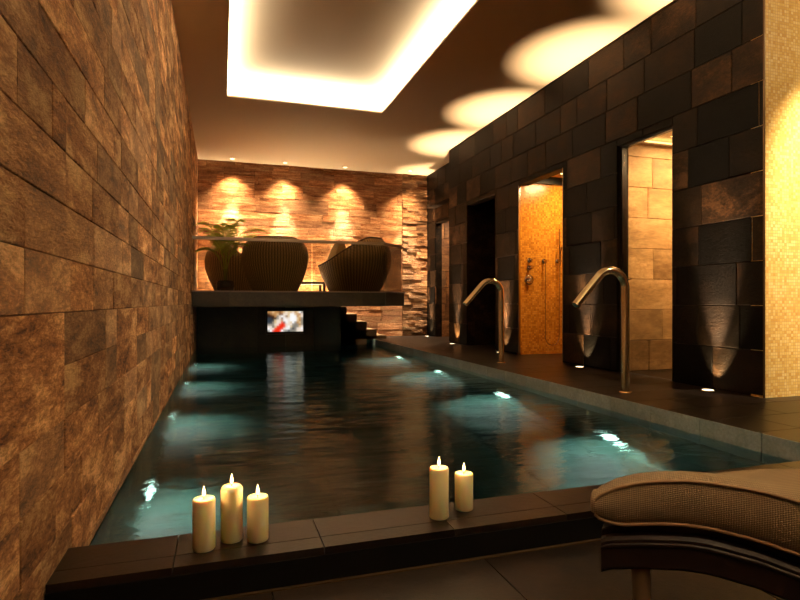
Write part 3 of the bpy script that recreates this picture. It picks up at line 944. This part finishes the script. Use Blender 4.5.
# smooth the picture: average colours at shared corners
ca = me.color_attributes.new('pic', 'FLOAT_COLOR', 'CORNER')
acc = {}
for fi, poly in enumerate(me.polygons):
    for l in poly.loop_indices:
        k = tuple(round(c, 4) for c in me.vertices[me.loops[l].vertex_index].co); acc.setdefault(k, []).append(cols[fi])
for fi, poly in enumerate(me.polygons):
    for l in poly.loop_indices:
        k = tuple(round(c, 4) for c in me.vertices[me.loops[l].vertex_index].co); L = acc[k]
        avg = [sum(c[q] for c in L)/len(L) for q in range(3)]
        ca.data[l].color = [.55*avg[q] + .45*cols[fi][q] for q in range(3)] + [1]
m = MB(); m.box(-w*.96, w*.96, -.035, .018, 0, .012); m.build('soundbar', M['darkmetal'], o)

# ---------------------------------------------------------------- lounger
ld = Vector((.76, -.65, 0)).normalized(); lw_ = Vector((.65, .76, 0)).normalized()
LO = Vector((.735, .97, 0)); W = .36
lo = empty('wave_lounger', (LO.x, LO.y, FZ), 0, 'curved lounger with padded taupe cushion on dark wooden frame', 'lounger')
def interp(tab, s):
    for (a, x), (b, y) in zip(tab, tab[1:]):
        if s <= b:
            f = (s-a)/(b-a); f = f*f*(3-2*f)*.3 + f*.7
            return x + (y-x)*f
    return tab[-1][1]
ztop = [(0, .243), (.012, .256), (.048, .276), (.09, .29), (.131, .298), (.17, .303), (.209, .304), (.283, .300), (.352, .288), (.45, .262), (.6, .235), (.8, .23), (1.0, .29), (1.2, .42), (1.45, .62)]
zbot = [(0, .212), (.012, .202), (.048, .197), (.09, .205), (.131, .212), (.17, .2155), (.209, .215), (.283, .206), (.352, .19), (.45, .165), (.6, .135), (.8, .125), (1.0, .18), (1.2, .32), (1.45, .55)]
def drop(s, w):
    k = 1.0 if s < .22 else max(.0, 1-(s-.20)/.26)
    q = max(0, w-.05)/(W-.05)
    return -(.105*k + .0)*q**1.15
def P(s, w, z): 
    v = ld*s + lw_*w; return Vector((v.x, v.y, z - FZ))
def ss(n0=44, L=1.42):
    return [L*((i/n0)**1.35) for i in range(n0+1)]
m = MB(); rows = []
for s in ss():
    zt, zb_ = interp(ztop, s), interp(zbot, s)
    ww = [0, .015, .04, .08, .13, .18, .24, .29, .33, .35, W]
    row = []
    bul = .008
    h_ = zt - zb_
    row += [P(s, .004, zb_), P(s, -.004, zb_+h_*.2), P(s, -.007, zb_+h_*.5), P(s, -.004, zb_+h_*.85), P(s, .002, zt)]
    row += [P(s, w, zt + drop(s, w) + (.0045*math.sin(min(1, w/.05)*PI/2))) for w in ww[1:-1]]
    zf = zt + drop(s, W)
    hf = min(h_, zf - (zb_-.10) )
    row += [P(s, W, zf-.01), P(s, W+.006, zf-h_*.5), P(s, W-.004, zf-h_)]
    rows.append(row)
m.grid(rows, closed_u=True)
# rounded foot end
end = rows[0]; c0 = sum(end, Vector())/len(end)
m.grid([end, [c0 + (p-c0)*.9 - ld*.008 for p in end], [c0 + (p-c0)*.6 - ld*.013 for p in end]][::-1], closed_u=True)
m.face([c0 + (p-c0)*.6 - ld*.013 for p in end])
m.face(rows[-1])
cu = m.build('cushion', M['weave'], lo)
def strip(name, f, r, mat, parent, n0=44):
    m = MB(); m.tube([f(s) for s in ss(n0)], r, 8); return m.build(name, mat, parent)
strip('piping', lambda s: P(s, -.001, interp(ztop, s)), .0035, M['piping'], cu)
strip('piping', lambda s: P(s, .001, interp(zbot, s)+.001), .0035, M['piping'], cu)
btop = [(0, .155), (.03, .17), (.105, .184), (.17, .192), (.209, .192), (.283, .182), (.352, .165), (.45, .14), (.6, .11), (.8, .10), (1.0, .155), (1.2, .295), (1.45, .52)]
def frame_loft(name, w0, w1, zt_off, zb_off, mat, s0=.012, chamfer=.006):
    m = MB(); rows = []
    for s in ss():
        s_ = s0 + s; zt = interp(btop, s_) + zt_off; zb_ = interp(btop, s_) + zb_off; c = chamfer
        d0, d1 = (drop(s_, w0)*.8, drop(s_, w1)*.8)
        rows.append([P(s_, w0+c, zb_+d0), P(s_, w0, zb_+c+d0), P(s_, w0, zt-c+d0), P(s_, w0+c, zt+d0), P(s_, w1-c, zt+d1), P(s_, w1, zt-c+d1), P(s_, w1, zb_+c+d1), P(s_, w1-c, zb_+d1)])
    m.grid(rows, closed_u=True, smooth=False); m.face(rows[0][::-1]); m.face(rows[-1])
    return m.build(name, mat, lo)
frame_loft('side_rail', .0, .03, 0, -.068, M['wood'])
frame_loft('side_rail', W-.03, W, 0, -.068, M['wood'])
frame_loft('deck_board', .03, W-.03, .012, -.03, M['wood'], chamfer=.003)
frame_loft('edge_molding', -.004, .004, -.012, -.02, M['wood'], chamfer=.002)
for (s, w) in ((.09, .035), (.09, W-.045), (1.05, .035), (1.05, W-.045)):
    m = MB()
    zt = interp(btop, s) - .06 + drop(s, w)*.8 if s < 1 else interp(btop, s)-.06
    p0 = P(s-.012, w, zt); 
    m.tube([P(s+.01 if s < 1 else s, w, FZ), P(s, w, (FZ+zt)/2), P(s-.004, w, zt+.012)], [.013, .016, .02], 14); m.build('leg', M['legwood'], lo)

# ---------------------------------------------------------------- world + camera
w = bpy.data.worlds.new('world'); S.world = w; w.use_nodes = True
w.node_tree.nodes['Background'].inputs[0].default_value = (.01, .008, .006, 1)
w.node_tree.nodes['Background'].inputs[1].default_value = .2
cam = bpy.data.cameras.new('camera'); co = bpy.data.objects.new('camera', cam); COL.objects.link(co)
co.location = (0, 0, .652); co.rotation_euler = (rad(90), 0, rad(-17.8))
cam.sensor_width = 36; cam.lens = 555/800*36; cam.shift_y = .0025; cam.clip_start = .02
S.camera = co
